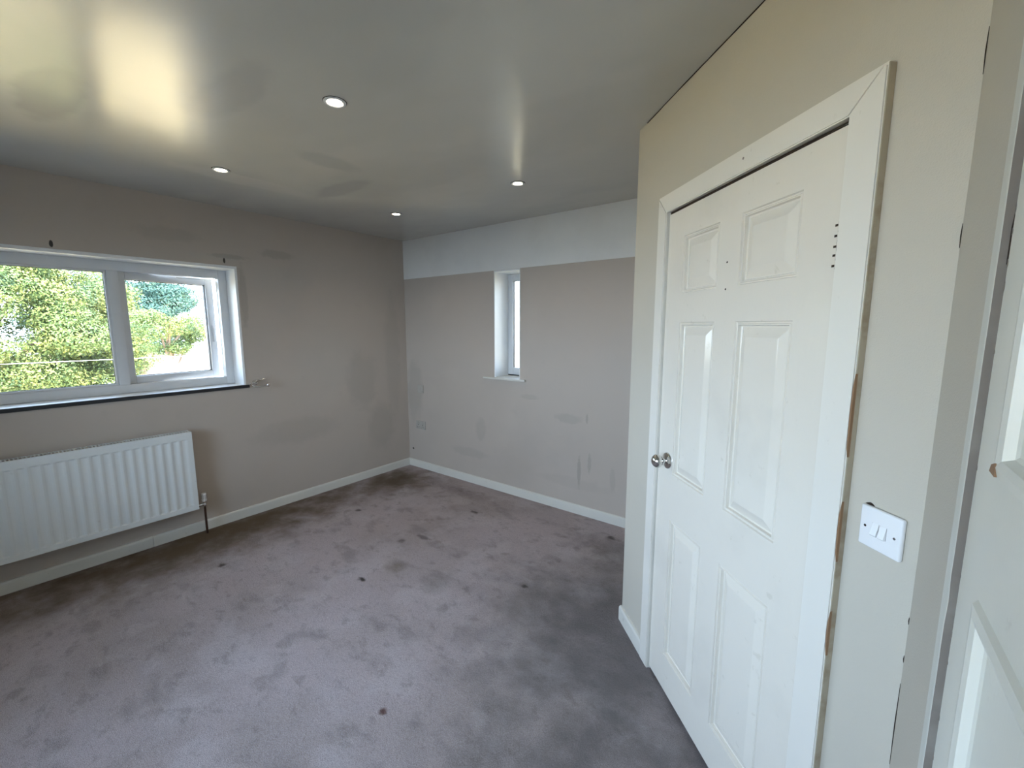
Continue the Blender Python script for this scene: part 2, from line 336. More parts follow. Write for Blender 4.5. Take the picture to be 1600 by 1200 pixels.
# ------------------------------------------------------------------ door 1
d1 = tag(empty('door_1', dg((DL + DR) / 2), -PI / 4), 'white six-panel door with round chrome knob in a white frame', kind='structure')
O = (DL + DR) / 2
def t_(v): return v - O
def panel_rings(bm, a0, a1, z0, z1, y):
    """moulded raised panel; y is the door face, +y is into the door"""
    steps = [(0, 0), (.0025, .005), (.006, .0055), (.0085, .002), (.0115, .002), (.0135, .011), (.018, .0125), (.045, .0025), (.047, .002)]
    prev = None
    for ins, dep in steps:
        ring = [bm.verts.new((x, y + dep, z)) for x, z in ((a0 + ins, z0 + ins), (a1 - ins, z0 + ins), (a1 - ins, z1 - ins), (a0 + ins, z1 - ins))]
        if prev:
            for k in range(4): bm.faces.new((prev[k], prev[(k + 1) % 4], ring[(k + 1) % 4], ring[k]))
        prev = ring
    bm.faces.new(prev)
def leaf_mesh(xs, zs, cells, y0, y1):
    bm = bmesh.new(); gr = {}
    for i, x in enumerate(xs):
        for j, z in enumerate(zs): gr[i, j] = bm.verts.new((x, y0, z))
    for i in range(len(xs) - 1):
        for j in range(len(zs) - 1):
            if (i, j) not in cells: bm.faces.new((gr[i, j], gr[i + 1, j], gr[i + 1, j + 1], gr[i, j + 1]))
    X0, X1, Z0, Z1 = xs[0], xs[-1], zs[0], zs[-1]
    bk = [bm.verts.new((x, y1, z)) for x, z in ((X0, Z0), (X1, Z0), (X1, Z1), (X0, Z1))]
    bm.faces.new(bk)
    nx, nz = len(xs) - 1, len(zs) - 1
    bm.faces.new([gr[i, 0] for i in range(nx + 1)] + [bk[1], bk[0]]); bm.faces.new([gr[i, nz] for i in range(nx + 1)] + [bk[2], bk[3]])
    bm.faces.new([gr[0, j] for j in range(nz + 1)] + [bk[3], bk[0]]); bm.faces.new([gr[nx, j] for j in range(nz + 1)] + [bk[2], bk[1]])
    return bm
FY = -0.004                                             # face of the leaf, slightly proud of the wall plane
xs = [t_(v) for v in (1.747, 1.860, 2.077, 2.185, 2.408, 2.5245)]
zs = [0.016, 0.168, 0.760, 0.946, 1.543, 1.650, 1.857, 1.956]
cells = {(i, j) for i in (1, 3) for j in (1, 3, 5)}
leaf = obj('door_leaf', leaf_mesh(xs, zs, cells, FY, FY + .040), M_gloss, d1)
leaf['label'] = 'white gloss painted door leaf with six moulded panels'
for (i, j) in sorted(cells):
    bm = bmesh.new(); panel_rings(bm, xs[i], xs[i + 1], zs[j], zs[j + 1], FY); obj('panel', bm, M_gloss, leaf)
for z in (1.725, 1.643):
    obj('screw_hole', lathe(bmesh.new(), [(0, .0032), (.0006, .0032)], (t_(2.126), FY, z), (0, -1, 0), 12), M_gap, leaf)
# torn notch and hinge at the right edge
hg = obj('hinge', B((t_(2.5165), FY - .001, 1.655), (t_(2.5265), FY + .006, 1.757)), M_gap, d1)
for k in range(5):
    z = 1.657 + k * .020
    obj('knuckle', lathe(bmesh.new(), [(0, .0045), (.016, .0045)], (t_(2.5235), FY - .0022, z), (0, 0, 1), 12), M_gloss if k != 2 else M_groove, hg)
obj('notch', B((t_(2.5205), FY - .0006, 1.654), (t_(2.5246), FY + .001, 1.757)), M_gap, hg)
for zz in (1.66, 1.683, 1.702, 1.725, 1.748):
    obj('notch', B((t_(2.508), FY - .0008, zz), (t_(2.520), FY + .001, zz + .005)), M_gap, hg)
# lining
bm = bmesh.new()
box(bm, (t_(DL), -.0005, 0), (t_(1.7445), .10, DZ)); box(bm, (t_(2.5275), -.0005, 0), (t_(DR), .10, DZ)); box(bm, (t_(DL), .012, 1.9665), (t_(DR), .10, DZ + .002))
obj('door_lining', bm, M_old, d1)
bm = bmesh.new(); prism(bm, [(t_(1.7455), 1.9562), (t_(2.5265), 1.9562), (t_(2.5265), 1.9600), (t_(2.36), 1.9655), (t_(2.0), 1.9665), (t_(1.7455), 1.9665)], 1, -.001, .036)
box(bm, (t_(2.5245), -.0015, .016), (t_(2.5278), .036, 1.957)); box(bm, (t_(1.7452), .003, .016), (t_(1.7472), .036, 1.957))
obj('gap_shade', bm, M_gap, d1)  # dark filler in the gap, its shade given as colour
bm = bmesh.new()
box(bm, (t_(1.744), .038, 0), (t_(1.757), .07, 1.962)); box(bm, (t_(2.514), .038, 0), (t_(2.528), .07, 1.962)); box(bm, (t_(1.744), .038, 1.94), (t_(2.528), .07, 1.9645))
obj('door_stop', bm, M_gap, d1)
# architrave, mitred
AL0, AL1, AR0, AR1, AZ0, AZ1 = t_(1.674), t_(1.7415), t_(2.5275), t_(2.6055), 1.966, 2.036
def flat_prism(pts, y0=-.018, y1=0.0):
    bm = bmesh.new(); prism(bm, pts, 1, y0, y1)
    es = [e for e in bm.edges if abs(e.verts[0].co.y - y0) < 1e-6 and abs(e.verts[1].co.y - y0) < 1e-6]
    bmesh.ops.bevel(bm, geom=es, offset=.003, segments=2, affect='EDGES'); return bm
obj('architrave', flat_prism([(AL0, 0), (AL1, 0), (AL1, AZ0), (AL0, AZ1)]), M_arch, d1)
obj('architrave', flat_prism([(AR0, 0), (AR1, 0), (AR1, AZ1 - .004), (AR0, AZ0)]), M_arch, d1)
obj('architrave', flat_prism([(AL0, AZ1), (AL1, AZ0), (AR0, AZ0), (AR1, AZ1 - .004)]), M_arch, d1)
obj('nail_head', lathe(bmesh.new(), [(0, .004), (.0006, .0035)], (t_(2.19), -.018, 2.005), (0, -1, 0), 10), M_groove, d1)
ck = obj('edge_shade_strip', B((AR1 - .0005, -.0165, 0), (AR1 + .0022, 0, 2.03), .0008, 1), M_edge_shade, d1)  # tan strip over the architrave side, the shadow there painted as colour
ck['label'] = 'tan strip with bare edge and painted shade along the architrave'
for z0, z1 in ((1.27, 1.40), (1.03, 1.12), (.80, .86)):
    bm = bmesh.new(); prism(bm, [(AR1 - .0006, z0), (AR1 + .0024, z0 - .02), (AR1 + .0024, z1 + .03), (AR1 - .0012, z1), (AR1 - .0022, z0 * .4 + z1 * .6), (AR1 - .0014, z0 * .7 + z1 * .3)], 1, -.0184, -.0125)
    obj('bare_wood_patch', bm, M_wood, d1)
# latch knob
kx, kz = t_(1.822), 0.992
kn = obj('knob', lathe(bmesh.new(), [(.008, .010), (.022, .009), (.026, .012), (.030, .020), (.036, .0255), (.045, .0275), (.053, .0255), (.060, .020), (.065, .012), (.067, 0)],
    (kx, FY, kz), (0, -1, 0), 36), M_chrome, d1, True); kn['label'] = 'round chrome door knob'
obj('rosette', lathe(bmesh.new(), [(0, .033), (.003, .033), (.006, .031), (.009, .022), (.011, .014), (.014, .0115), (.014, 0)], (kx, FY, kz), (0, -1, 0), 36), M_chrome, kn, True)
obj('latch_plate', B((t_(1.7435), -.0015, .95), (t_(1.7465), .02, 1.05)), M_steel, d1)

M_gloss2 = gloss_white('cupboard_door_paint', (0.70, 0.68, 0.60), rough=0.32, bump=0.5)
# ------------------------------------------------------------------ door 2, cupboard door beside the camera
d2 = tag(empty('door_2', (XR, CY1, 0), -PI / 2), 'white panelled cupboard door with chipped frame at the right edge', kind='structure')   # local X = -Y world, local -Y = -X (into the room)
W2 = CY1 - CY0
bm = bmesh.new(); rnd = random.Random(8)
n = 60; zs_ = [i * CZ1 / n for i in range(n + 1)]
A = []
for z in zs_:
    e0 = rnd.uniform(-.0006, .0006); e1 = 0.036 + rnd.uniform(-.0008, .0008) + (0.004 if rnd.random() < .06 else 0)
    A.append([bm.verts.new(c) for c in ((0.001 + e0, .0, z), (0.001 + e0, -.009, z), (e1 - .002, -.0105, z), (e1, -.0098, z), (e1, .05, z))])
for P, Q in zip(A, A[1:]):
    for k in range(4):
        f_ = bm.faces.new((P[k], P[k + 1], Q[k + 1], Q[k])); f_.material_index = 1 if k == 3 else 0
M_dusk = Surf('dusty_shaded_rebate', (0.23, 0.195, 0.165), .85, .2); M_dusk.blotch(12, .48, .66, (.30, .27, .23), .7); M_dusk = M_dusk.done()  # dusty brown frame side, with its shade painted into the colour
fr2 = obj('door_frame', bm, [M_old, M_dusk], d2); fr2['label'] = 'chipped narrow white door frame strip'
bm = bmesh.new(); box(bm, (0, -.010, CZ1 - .036), (W2, .05, CZ1)); box(bm, (W2 - .036, -.010, 0), (W2, .05, CZ1)); obj('door_frame', bm, M_old, d2)
obj('frame_gap', B((-.0022, -.0035, 0), (.0012, .0, CZ1)), M_gap, d2)
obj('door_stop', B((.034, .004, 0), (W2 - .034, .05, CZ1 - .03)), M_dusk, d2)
x0 = .049; xs2 = [x0, .130, W2 - .13, W2 - .039]; zs2 = [.015, .16, 1.232, 1.372, 1.90, CZ1 - .04]
lf = bmesh.new()
leaf2 = obj('door_leaf', leaf_mesh(xs2, zs2, {(1, 1), (1, 3)}, -.004, .0035), M_gloss2, d2)
def panel2(bm, a0, a1, z0, z1, y):
    prev = None
    for ins, dep in [(0, 0), (.004, -.005), (.014, -.0065), (.022, -.004), (.026, .004), (.030, .006)]:
        ring = [bm.verts.new((x, y + dep, z)) for x, z in ((a0 + ins, z0 + ins), (a1 - ins, z0 + ins), (a1 - ins, z1 - ins), (a0 + ins, z1 - ins))]
        if prev:
            for k in range(4): bm.faces.new((prev[k], prev[(k + 1) % 4], ring[(k + 1) % 4], ring[k]))
        prev = ring
    bm.faces.new(prev)
for j in (1, 3):
    bm = bmesh.new(); panel2(bm, xs2[1], xs2[2], zs2[j], zs2[j + 1], -.004); obj('panel', bm, M_gloss2, leaf2)
# chipped paint flakes along the leaf edge
rnd = random.Random(5)
for (z, dz) in ((1.66, .006), (1.635, .004), (1.60, .005), (1.575, .008), (1.50, .003), (1.36, .004), (1.22, .003), (1.14, .006), (1.10, .003), (1.02, .005), (.96, .004)):
    k = rnd.uniform(.001, .0022)
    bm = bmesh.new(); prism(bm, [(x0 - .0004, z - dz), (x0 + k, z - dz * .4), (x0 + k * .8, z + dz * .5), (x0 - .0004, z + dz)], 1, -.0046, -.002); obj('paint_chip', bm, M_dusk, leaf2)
bm = bmesh.new(); prism(bm, [(.037, 1.60), (.047, 1.602), (.048, 1.645), (.043, 1.66), (.036, 1.64)], 1, -.003, .008); obj('hinge', bm, M_gap, d2)
bm = bmesh.new(); prism(bm, [(.131, 1.378), (.150, 1.3765), (.146, 1.390), (.135, 1.386)], 1, -.0112, -.008); obj('wood_chip', bm, M_wood, leaf2)

# ------------------------------------------------------------------ light switch
sw = tag(empty('light_switch', dg(2.6875), -PI / 4), 'white double light switch on the wall beside the panelled door', 'light switch')
sw.location.z = 1.12
bm = bmesh.new(); box(bm, (-.043, -.0105, -.043), (.043, 0, .043), .0042, 4); pl = obj('plate', bm, M_plastic, sw, True)
for x in (-.0078, .0078):
    bm = bmesh.new(); prism(bm, [(-.0100, -.0135), (-.0150, -.0135), (-.0168, -.0110), (-.0115, .010), (-.0108, .0135), (-.0100, .0135)], 0, x - .0062, x + .0062)
    obj('rocker', bm, M_plastic, sw)
    obj('rocker_gap', B((x - .0068, -.0107, -.0133), (x + .0068, -.0104, .0133)), M_groove, sw)
for x in (-.030, .030):
    sc_ = obj('screw', lathe(bmesh.new(), [(0, .0028), (.0005, .0024)], (x, -.0105, 0), (0, -1, 0), 12), M_gap if x < 0 else M_steel, sw)
bm = bmesh.new(); prism(bm, [(-.041 + i * .002, .043 + .0045 * math.sin(i / 9 * PI)) for i in range(10)], 1, -.0025, 0); obj('wall_hole', bm, M_gap, sw)

# ------------------------------------------------------------------ window 1 (left wall)
w1 = tag(empty('window_1', (0, (WY0 + WY1) / 2, WZ0)), 'wide white window with a fixed pane and an open sash', kind='structure')
def L1(x, y, z): return (x, y - (WY0 + WY1) / 2, z - WZ0)
def b1(bm, a, b, bev=0, seg=2): return box(bm, L1(*a), L1(*b), bev, seg)
obj('reveal', b1(bmesh.new(), (-.29, WY1 - .012, WZ0), (.0006, WY1 + .0, WZ1)), M_reveal, w1)
obj('reveal', b1(bmesh.new(), (-.29, WY0, WZ0), (.0006, WY0 + .012, WZ1)), M_reveal, w1)
obj('reveal', b1(bmesh.new(), (-.29, WY0, WZ1 - .012), (.0006, WY1, WZ1)), M_reveal, w1)
obj('reveal_bead', b1(bmesh.new(), (-.004, WY0, WZ1 - .006), (.004, WY1 + .004, WZ1 + .008), .002), M_reveal, w1)
obj('reveal_bead', b1(bmesh.new(), (-.004, WY1 - .006, WZ0 + .015), (.003, WY1 + .004, WZ1 + .008), .001), M_reveal, w1)
obj('sill', b1(bmesh.new(), (-.29, WY0, 1.045), (.0, WY1, 1.068)), M_reveal, w1)
e_ = obj('sill_edge', b1(bmesh.new(), (.0, WY0 - .02, 1.043), (.010, -1.572, 1.0665), .001, 1), M_black, w1); e_['label'] = 'black front edge of the window sill'
FX0, FX1 = -.235, -.170
def rail(y0, y1, z0, z1, name='window_frame', step=True):
    o_ = obj(name, b1(bmesh.new(), (FX0, y0, z0), (FX1, y1, z1), .003), M_upvc, w1, True); return o_
IY1, IZ0, IZ1 = -1.665, 1.128, 1.892
rail(IY1, -1.609, 1.069, 1.957); rail(WY0 + .012, WY0 + .068, 1.069, 1.957)
rail(WY0 + .068, IY1, IZ1, 1.957); rail(WY0 + .068, IY1, 1.069, IZ0)
ML = [(-2.311, -2.252), (-3.345, -3.286)]
for a, b in ML: rail(a, b, IZ0, IZ1, 'mullion')
# glazing beads and fixed pane
def glazed(y0, y1, z0, z1, xg, parent, bead=.012):
    bm = bmesh.new()
    for a, b, c, d in ((y0, y1, z0, z0 + bead), (y0, y1, z1 - bead, z1), (y0, y0 + bead, z0 + bead, z1 - bead), (y1 - bead, y1, z0 + bead, z1 - bead)):
        box(bm, L1(xg, a, c), L1(xg + .018, b, d), .002, 1)
    be = obj('glazing_bead', bm, M_upvc, parent)
    bm = bmesh.new()
    for a, b, c, d in ((y0, y1, z0, z0 + bead + .003), (y0, y1, z1 - bead - .003, z1), (y0, y0 + bead + .003, z0, z1), (y1 - bead - .003, y1, z0, z1)):
        box(bm, L1(xg - .002, a, c), L1(xg + .002, b, d))
    obj('gasket', bm, M_rubber, parent)
    obj('pane', b1(bmesh.new(), (xg - .006, y0, z0), (xg - .002, y1, z1)), M_glass, parent)
glazed(-3.286, -2.311, IZ0, IZ1, -.195, w1)
def sash(y0, y1, hinge_y, ang, nm='sash'):
    """casement built closed, turned about its hinge edge"""
    z0, z1 = IZ0 - .004, IZ1 + .004; st = .052; r_ = empty(nm, L1(-.212, hinge_y, z0), 0, w1)
    def q(x, y, z): return (x + .212, y - hinge_y, z - z0)
    bm = bmesh.new()
    for a, b, c, d in ((y0, y0 + st, z0, z1), (y1 - st, y1, z0, z1), (y0 + st, y1 - st, z0, z0 + st), (y0 + st, y1 - st, z1 - st, z1)):
        box(bm, q(-.265, a, c), q(-.205, b, d), .003, 2)
    obj('sash_frame', bm, M_upvc, r_, True)
    bm = bmesh.new(); g = .004
    for a, b, c, d in ((y0 + st - g, y1 - st + g, z0 + st - g, z0 + st + g), (y0 + st - g, y1 - st + g, z1 - st - g, z1 - st + g), (y0 + st - g, y0 + st + g, z0 + st, z1 - st), (y1 - st - g, y1 - st + g, z0 + st, z1 - st)):
        box(bm, q(-.240, a, c), q(-.222, b, d))
    obj('gasket', bm, M_rubber, r_)
    obj('pane', box(bmesh.new(), q(-.238, y0 + st - .003, z0 + st - .003), q(-.234, y1 - st + .003, z1 - st + .003)), M_glass, r_)
    r_.rotation_euler = (0, 0, ang); return r_, q
s1, q1 = sash(-2.262, -1.655, -2.262, math.radians(9.5)); s1['label'] = 'right-hand sash, standing slightly open'
bm = bmesh.new(); box(bm, q1(-.205, -1.688, 1.47), q1(-.196, -1.672, 1.53), .002); box(bm, q1(-.198, -1.687, 1.40), q1(-.188, -1.673, 1.51), .003); obj('handle', bm, M_upvc, s1)
bm = bmesh.new(); box(bm, q1(-.250, -2.16, IZ1 - .012), q1(-.236, -1.86, IZ1 - .004 + .006), .001); box(bm, q1(-.235, -1.90, IZ1 - .008), q1(-.20, -1.74, IZ1 - .003), .001); obj('friction_stay', bm, M_steel, s1)
sash(-3.927, -3.335, -3.927, 0.0)

# ------------------------------------------------------------------ window 2 (back wall)
w2 = tag(empty('window_2', ((VX0 + VX1) / 2, 0, VZ0)), 'narrow tall white window in the back wall', kind='structure')
def L2(x, y, z): return (x - (VX0 + VX1) / 2, y, z - VZ0)
def b2(bm, a, b, bev=0, seg=2): return box(bm, L2(*a), L2(*b), bev, seg)
obj('reveal', b2(bmesh.new(), (VX0, -.0005, VZ0), (VX0 + .008, .29, VZ1)), M_reveal, w2)
obj('reveal', b2(bmesh.new(), (VX1 - .008, -.0005, VZ0), (VX1, .29, VZ1)), M_reveal, w2)
obj('reveal', b2(bmesh.new(), (VX0, -.0005, VZ1 - .012), (VX1, .29, VZ1)), M_reveal, w2)
bm = bmesh.new(); prism(bm, [(.29, 1.050), (-.026, 1.050), (-.030, 1.053), (-.030, 1.064), (-.026, 1.0675), (.29, 1.0675)], 0, 1.112, 1.582)
bm.free(); bm = bmesh.new()
box(bm, L2(VX0 + .008, 0, 1.0555), L2(VX1 - .008, .29, 1.0675)); box(bm, L2(1.112, -.030, 1.0495), L2(1.582, -.0008, 1.0675), .004, 3)
sl2 = obj('sill', bm, M_skirt, w2, True)
fx0, fx1, fz0, fz1 = VX0 + .008, VX1 - .008, 1.076, 1.992
for a, b, c, d in ((fx0, fx0 + .028, fz0, fz1), (fx1 - .028, fx1, fz0, fz1), (fx0 + .028, fx1 - .028, fz1 - .028, fz1), (fx0 + .028, fx1 - .028, fz0, fz0 + .028)):
    obj('window_frame', b2(bmesh.new(), (a, .195, c), (b, .255, d), .003), M_upvc, w2, True)
bm = bmesh.new(); sx0, sx1, sz0, sz1 = fx0 + .020, fx1 - .020, fz0 + .018, fz1 - .020; st = .040
for a, b, c, d in ((sx0, sx0 + st, sz0, sz1), (sx1 - st, sx1, sz0, sz1), (sx0 + st, sx1 - st, sz1 - st, sz1), (sx0 + st, sx1 - st, sz0, sz0 + st + .008)):
    b2(bm, (a, .188, c), (b, .245, d), .003)
sa = obj('sash', bm, M_upvc, w2, True)
obj('gasket', b2(b2(bmesh.new(), (sx0 + st - .001, .200, sz0 + st), (sx0 + st + .003, .215, sz1 - st)), (sx0 + st, .200, sz1 - st - .003), (sx1 - st, .215, sz1 - st + .001)), M_rubber, sa)
obj('pane', b2(bmesh.new(), (sx0 + st - .004, .216, sz0 + st), (sx1 - st + .004, .220, sz1 - st + .004)), M_glass, sa)
obj('gasket', b2(bmesh.new(), (fx0, .196, 1.0678), (fx1, .24, 1.0765)), M_rubber, w2)

# ------------------------------------------------------------------ unseen window added behind the camera for fill daylight
w3 = tag(empty('fill_window', (2.3, YF, UZ0)), 'wide white window added behind the camera for fill daylight', kind='structure')
for a, b, c, d in ((-1.2, -1.14, 0, 1.3), (1.14, 1.2, 0, 1.3), (-.03, .03, .06, 1.24)):
    obj('window_frame', B((a, -.26, c), (b, -.19, d), .003), M_upvc, w3, True)
for c, d in ((0, .06), (1.24, 1.3)): obj('window_frame', B((-1.14, -.26, c), (1.14, -.19, d), .003), M_upvc, w3, True)
for a, b in ((-1.14, -.03), (.03, 1.14)): obj('pane', B((a, -.23, .06), (b, -.226, 1.24)), M_glass, w3)
obj('sill', B((-1.22, -.19, -.02), (1.22, .03, .0), .004), M_reveal, w3)

# ------------------------------------------------------------------ radiator under window 1
RY1, RY0, RZ0, RZ1, RX = -2.012, -3.612, 0.213, 0.786, 0.110
rad = tag(empty('radiator', (0.06, (RY0 + RY1) / 2, 0.0)), 'long white ribbed panel radiator on the wall under the wide window', 'radiator')
def LR(x, y, z): return (x - .06, y - (RY0 + RY1) / 2, z)
pitch = 0.0505; m0 = .028; ys = [RY1]; prof = [0.0]
y = RY1 - m0
while y - pitch > RY0 + .02:
    for dy, dd in ((0, 0), (.007, .0018), (.015, .0050), (.021, .006), (.027, .006), (.033, .0050), (.041, .0018), (.048, 0)):
        ys.append(y - dy); prof.append(dd)
    y -= pitch
ys.append(RY0); prof.append(0.0)
zrow = [(RZ0, 0), (RZ0 + .032, 0), (RZ0 + .040, 1), (RZ1 - .056, 1), (RZ1 - .048, 0), (RZ1, 0)]
bm = bmesh.new(); G = [[bm.verts.new(LR(RX - p * k, yy, z)) for z, k in zrow] for yy, p in zip(ys, prof)]
for a, b in zip(G, G[1:]):
    for j in range(len(zrow) - 1): bm.faces.new((a[j], b[j], b[j + 1], a[j + 1]))
bk = [bm.verts.new(LR(RX - .014, yy, z)) for yy, z in ((RY1, RZ0), (RY0, RZ0), (RY0, RZ1), (RY1, RZ1))]
bm.faces.new(bk); nz = len(zrow) - 1
bm.faces.new([g[0] for g in G] + [bk[1], bk[0]]); bm.faces.new([g[nz] for g in G] + [bk[2], bk[3]])
bm.faces.new(G[0] + [bk[3], bk[0]]); bm.faces.new(G[-1] + [bk[2], bk[1]])
obj('front_panel', bm, M_rad, rad)
obj('back_panel', box(bmesh.new(), LR(.035, RY1 - .01, RZ0 + .01), LR(.047, RY0 + .01, RZ1 - .02), .003), M_rad, rad)
for yy in (RY1, RY0):
    s_ = -1 if yy == RY1 else 1
    obj('side_cover', box(bmesh.new(), LR(.034, yy + s_ * .0015, RZ0 + .004), LR(RX - .004, yy + s_ * .0045, RZ1 + .001), .0008, 1), M_rad, rad)
bm = bmesh.new(); yy = RY1 - .006
box(bm, LR(.034, RY1 - .004, RZ1 - .004), LR(.040, RY0 + .004, RZ1 + .002)); box(bm, LR(RX - .012, RY1 - .004, RZ1 - .004), LR(RX - .004, RY0 + .004, RZ1 + .002))
while yy > RY0 + .01:
    box(bm, LR(.036, yy, RZ1 - .003), LR(RX - .006, yy - .006, RZ1 + .0015)); yy -= .016
obj('top_grille', bm, M_rad, rad)
bm = bmesh.new(); yy = RY1 - .03
while yy > RY0 + .03:
    box(bm, LR(.048, yy, RZ0 + .03), LR(RX - .015, yy - .001, RZ1 - .03)); yy -= .0253
obj('convector_fins', bm, M_rad, rad)
for yy in (RY1 - .2, RY0 + .2): obj('bracket', box(bmesh.new(), LR(.002, yy - .015, RZ0 + .05), LR(.036, yy + .015, RZ1 - .06)), M_rad, rad)
va = empty('valve', LR(.072, -1.967, 0), 0, rad); va['label'] = 'white thermostatic valve with dark pipe'
hd = obj('valve_head', lathe(bmesh.new(), [(.246, .013), (.250, .0165), (.258, .0175), (.300, .0165), (.309, .014), (.311, 0)], (0, 0, 0), (0, 0, 1), 24), M_plastic, va, True)
bm = bmesh.new()
for k in range(12):
    a = 2 * PI * k / 12; bm2 = box(bm, (.0168 * math.cos(a) - .001, .0168 * math.sin(a) - .001, .268), (.0168 * math.cos(a) + .0012, .0168 * math.sin(a) + .0012, .298))
obj('grip_slots', bm, M_groove, va)
bm = bmesh.new(); lathe(bm, [(.205, .009), (.215, .012), (.232, .012), (.236, .010), (.247, .012)], (0, 0, 0), (0, 0, 1), 16); lathe(bm, [(0, .009), (.012, .012), (.022, .012), (.05, .008)], (0, 0, .226), (0, -1, 0), 16)
obj('valve_body', bm, M_chrome, va, True)
obj('pipe', tube(bmesh.new(), [(0, 0, .208), (0, 0, .12), (0, 0, -.002)], .0075, 12), M_copper, va, True)

# ------------------------------------------------------------------ curtain holdback
hb = tag(empty('curtain_holdback', (0, -1.525, 1.075)), 'chrome curtain holdback hook on the wall at the end of the window sill', 'curtain hook')
obj('wall_plate', lathe(bmesh.new(), [(0, .017), (.004, .017), (.007, .012), (.009, .006), (.009, 0)], (0, .0, .0), (1, 0, 0), 20), M_chrome, hb, True)
pts = [(.006, .0, .0), (.030, -.004, -.002)]
for i in range(15):
    a = -PI * .55 + i / 14 * PI * 1.15
    pts.append((.062 + .034 * math.sin(a + PI * .5) * .6, -.012 - .052 * math.cos(a), -.006 + .0 + .027 * math.sin(a)))
arm = []
for i in range(19):
    a = PI * .58 + i / 18 * PI * .98           # open hook: over the top at the left, under, and up to the ball
    arm.append((.050 + .020 * i / 18, .004 + .058 * math.cos(a), .026 * math.sin(a) * 1.0))
obj('hook', tube(bmesh.new(), [(.006, .0, .004), (.030, .012, .024)] + arm + [(.070, .045, -.024), (.070, .060, -.018)], .0062, 10), M_chrome, hb, True)
obj('finial', lathe(bmesh.new(), [(-.017, 0), (-.015, .008), (-.009, .0145), (0, .017), (.009, .0145), (.015, .008), (.017, 0)], (.070, .066, -.016), (0, 1, .2), 20), M_chrome, hb, True)
obj('hook_tip', tube(bmesh.new(), [(.034, .010, .022), (.046, .030, .030), (.05, .052, .032)], [.005, .006, .005], 8), M_chrome, hb, True)

# ------------------------------------------------------------------ painted-over plates low on the back wall
p_ = tag(empty('blank_plate', (.215, 0, .865)), 'small square wall plate painted over in taupe near the far corner', 'wall plate')
obj('plate', B((-.043, -.009, -.043), (.043, 0, .043), .003, 2), M_plate, p_, True)
obj('rocker', B((-.010, -.012, -.013), (.010, -.009, .013), .001, 1), M_plate, p_)
p_ = tag(empty('double_socket', (.205, 0, .475)), 'painted-over double power socket low on the wall near the far corner', 'socket')
obj('plate', B((-.073, -.010, -.043), (.073, 0, .043), .003, 2), M_plate, p_, True)
for x in (-.036, .036):
    obj('rocker', B((x - .008, -.0135, .012), (x + .008, -.010, .034), .001, 1), M_plate, p_)
    bm = bmesh.new()
    box(bm, (x - .003, -.0105, -.004), (x + .003, -.0098, .006)); box(bm, (x - .016, -.0105, -.022), (x - .008, -.0098, -.018)); box(bm, (x + .008, -.0105, -.022), (x + .016, -.0098, -.018))
    obj('pin_holes', bm, M_gap, p_)

# ------------------------------------------------------------------ downlights
def copy_tree(o, parent=None):
    c = o.copy(); C.objects.link(c)
    if parent: c.parent = parent
    for ch in [x for x in list(o.children)]: copy_tree(ch, c)
    return c
dl = empty('downlight', (2.057, -1.975, H))
obj('bezel', lathe(bmesh.new(), [(0, .0425), (-.003, .0425), (-.0055, .039), (-.005, .032), (-.001, .029), (.0, .029)], (0, 0, 0), (0, 0, 1), 36), M_upvc, dl, True)
obj('lamp', lathe(bmesh.new(), [(-.0005, .0275), (-.0035, .024), (-.0042, 0)], (0, 0, 0), (0, 0, 1), 28), M_lens, dl, True)
obj('shadow_gap', lathe(bmesh.new(), [(0, .0450), (-.0012, .0445)], (0, 0, 0), (0, 0, 1), 36), M_gap, dl)
spots = [((2.057, -1.975), 'nearest round downlight, largest of the four in the ceiling'), ((0.858, -1.957), 'round downlight in the ceiling nearest to the wide window'),
         ((2.050, -0.759), 'round downlight in the ceiling between the narrow window and the panelled door'), ((0.853, -0.747), 'smallest round downlight in the ceiling near the far room corner')]
for i, (p, lb) in enumerate(spots):
    sp = bpy.data.lights.new('lamp_light', 'SPOT'); sp.energy = LAMP_W; sp.color = (1.0, .82, .6); sp.spot_size = 2.4; sp.spot_blend = 1.0; sp.shadow_soft_size = .025
    so = bpy.data.objects.new('lamp_light', sp); C.objects.link(so); so.location = (p[0], p[1], H - .012)
    o = dl if i == 0 else copy_tree(dl); o.location = (p[0], p[1], H); tag(o, lb, 'downlight', 'ceiling downlights')

# ------------------------------------------------------------------ outside
GZ = -2.75
s = Surf('pale_paving', (0.60, 0.46, 0.25), 0.9, 0.2); s.blotch(.4, .45, .6, (.45, .38, .20), .5); M_pave = s.done()
struct('ground', B((-90, -60, GZ - .2), (60, 120, GZ)), M_pave)
s = Surf('dark_slab', (0.06, 0.06, 0.055), 0.9, 0.2); s.blotch(30, .4, .6, (.09, .09, .085), .6)
struct('bounce_cut_slab', B((-4.5, -60, GZ - .1), (60, -4.9, GZ + .03)), s.done())  # unseen dark slab added to cut ground bounce into the room
def foliage_mat(name, lit, mid, dark):
    s = Surf(name, mid, 0.6, 0.25)
    s.blotch(1.6, .48, .62, lit, .9, detail=3); s.blotch(1.3, .52, .68, dark, .8, detail=3, off=(5, 3, 8)); s.blotch(9, .5, .7, lit, .5, off=(2, 2, 2))
    s.b.inputs['Subsurface Weight'].default_value = 0.0
    return s.done()
M_fol1 = foliage_mat('pine_green', (0.17, 0.19, 0.055), (0.09, 0.135, 0.045), (0.035, 0.07, 0.035))
M_fol2 = foliage_mat('blue_green', (0.07, 0.13, 0.09), (0.04, 0.09, 0.075), (0.02, 0.055, 0.05))
M_fol3 = foliage_mat('yellow_green', (0.40, 0.35, 0.05), (0.3, 0.28, 0.05), (0.15, 0.16, 0.04))
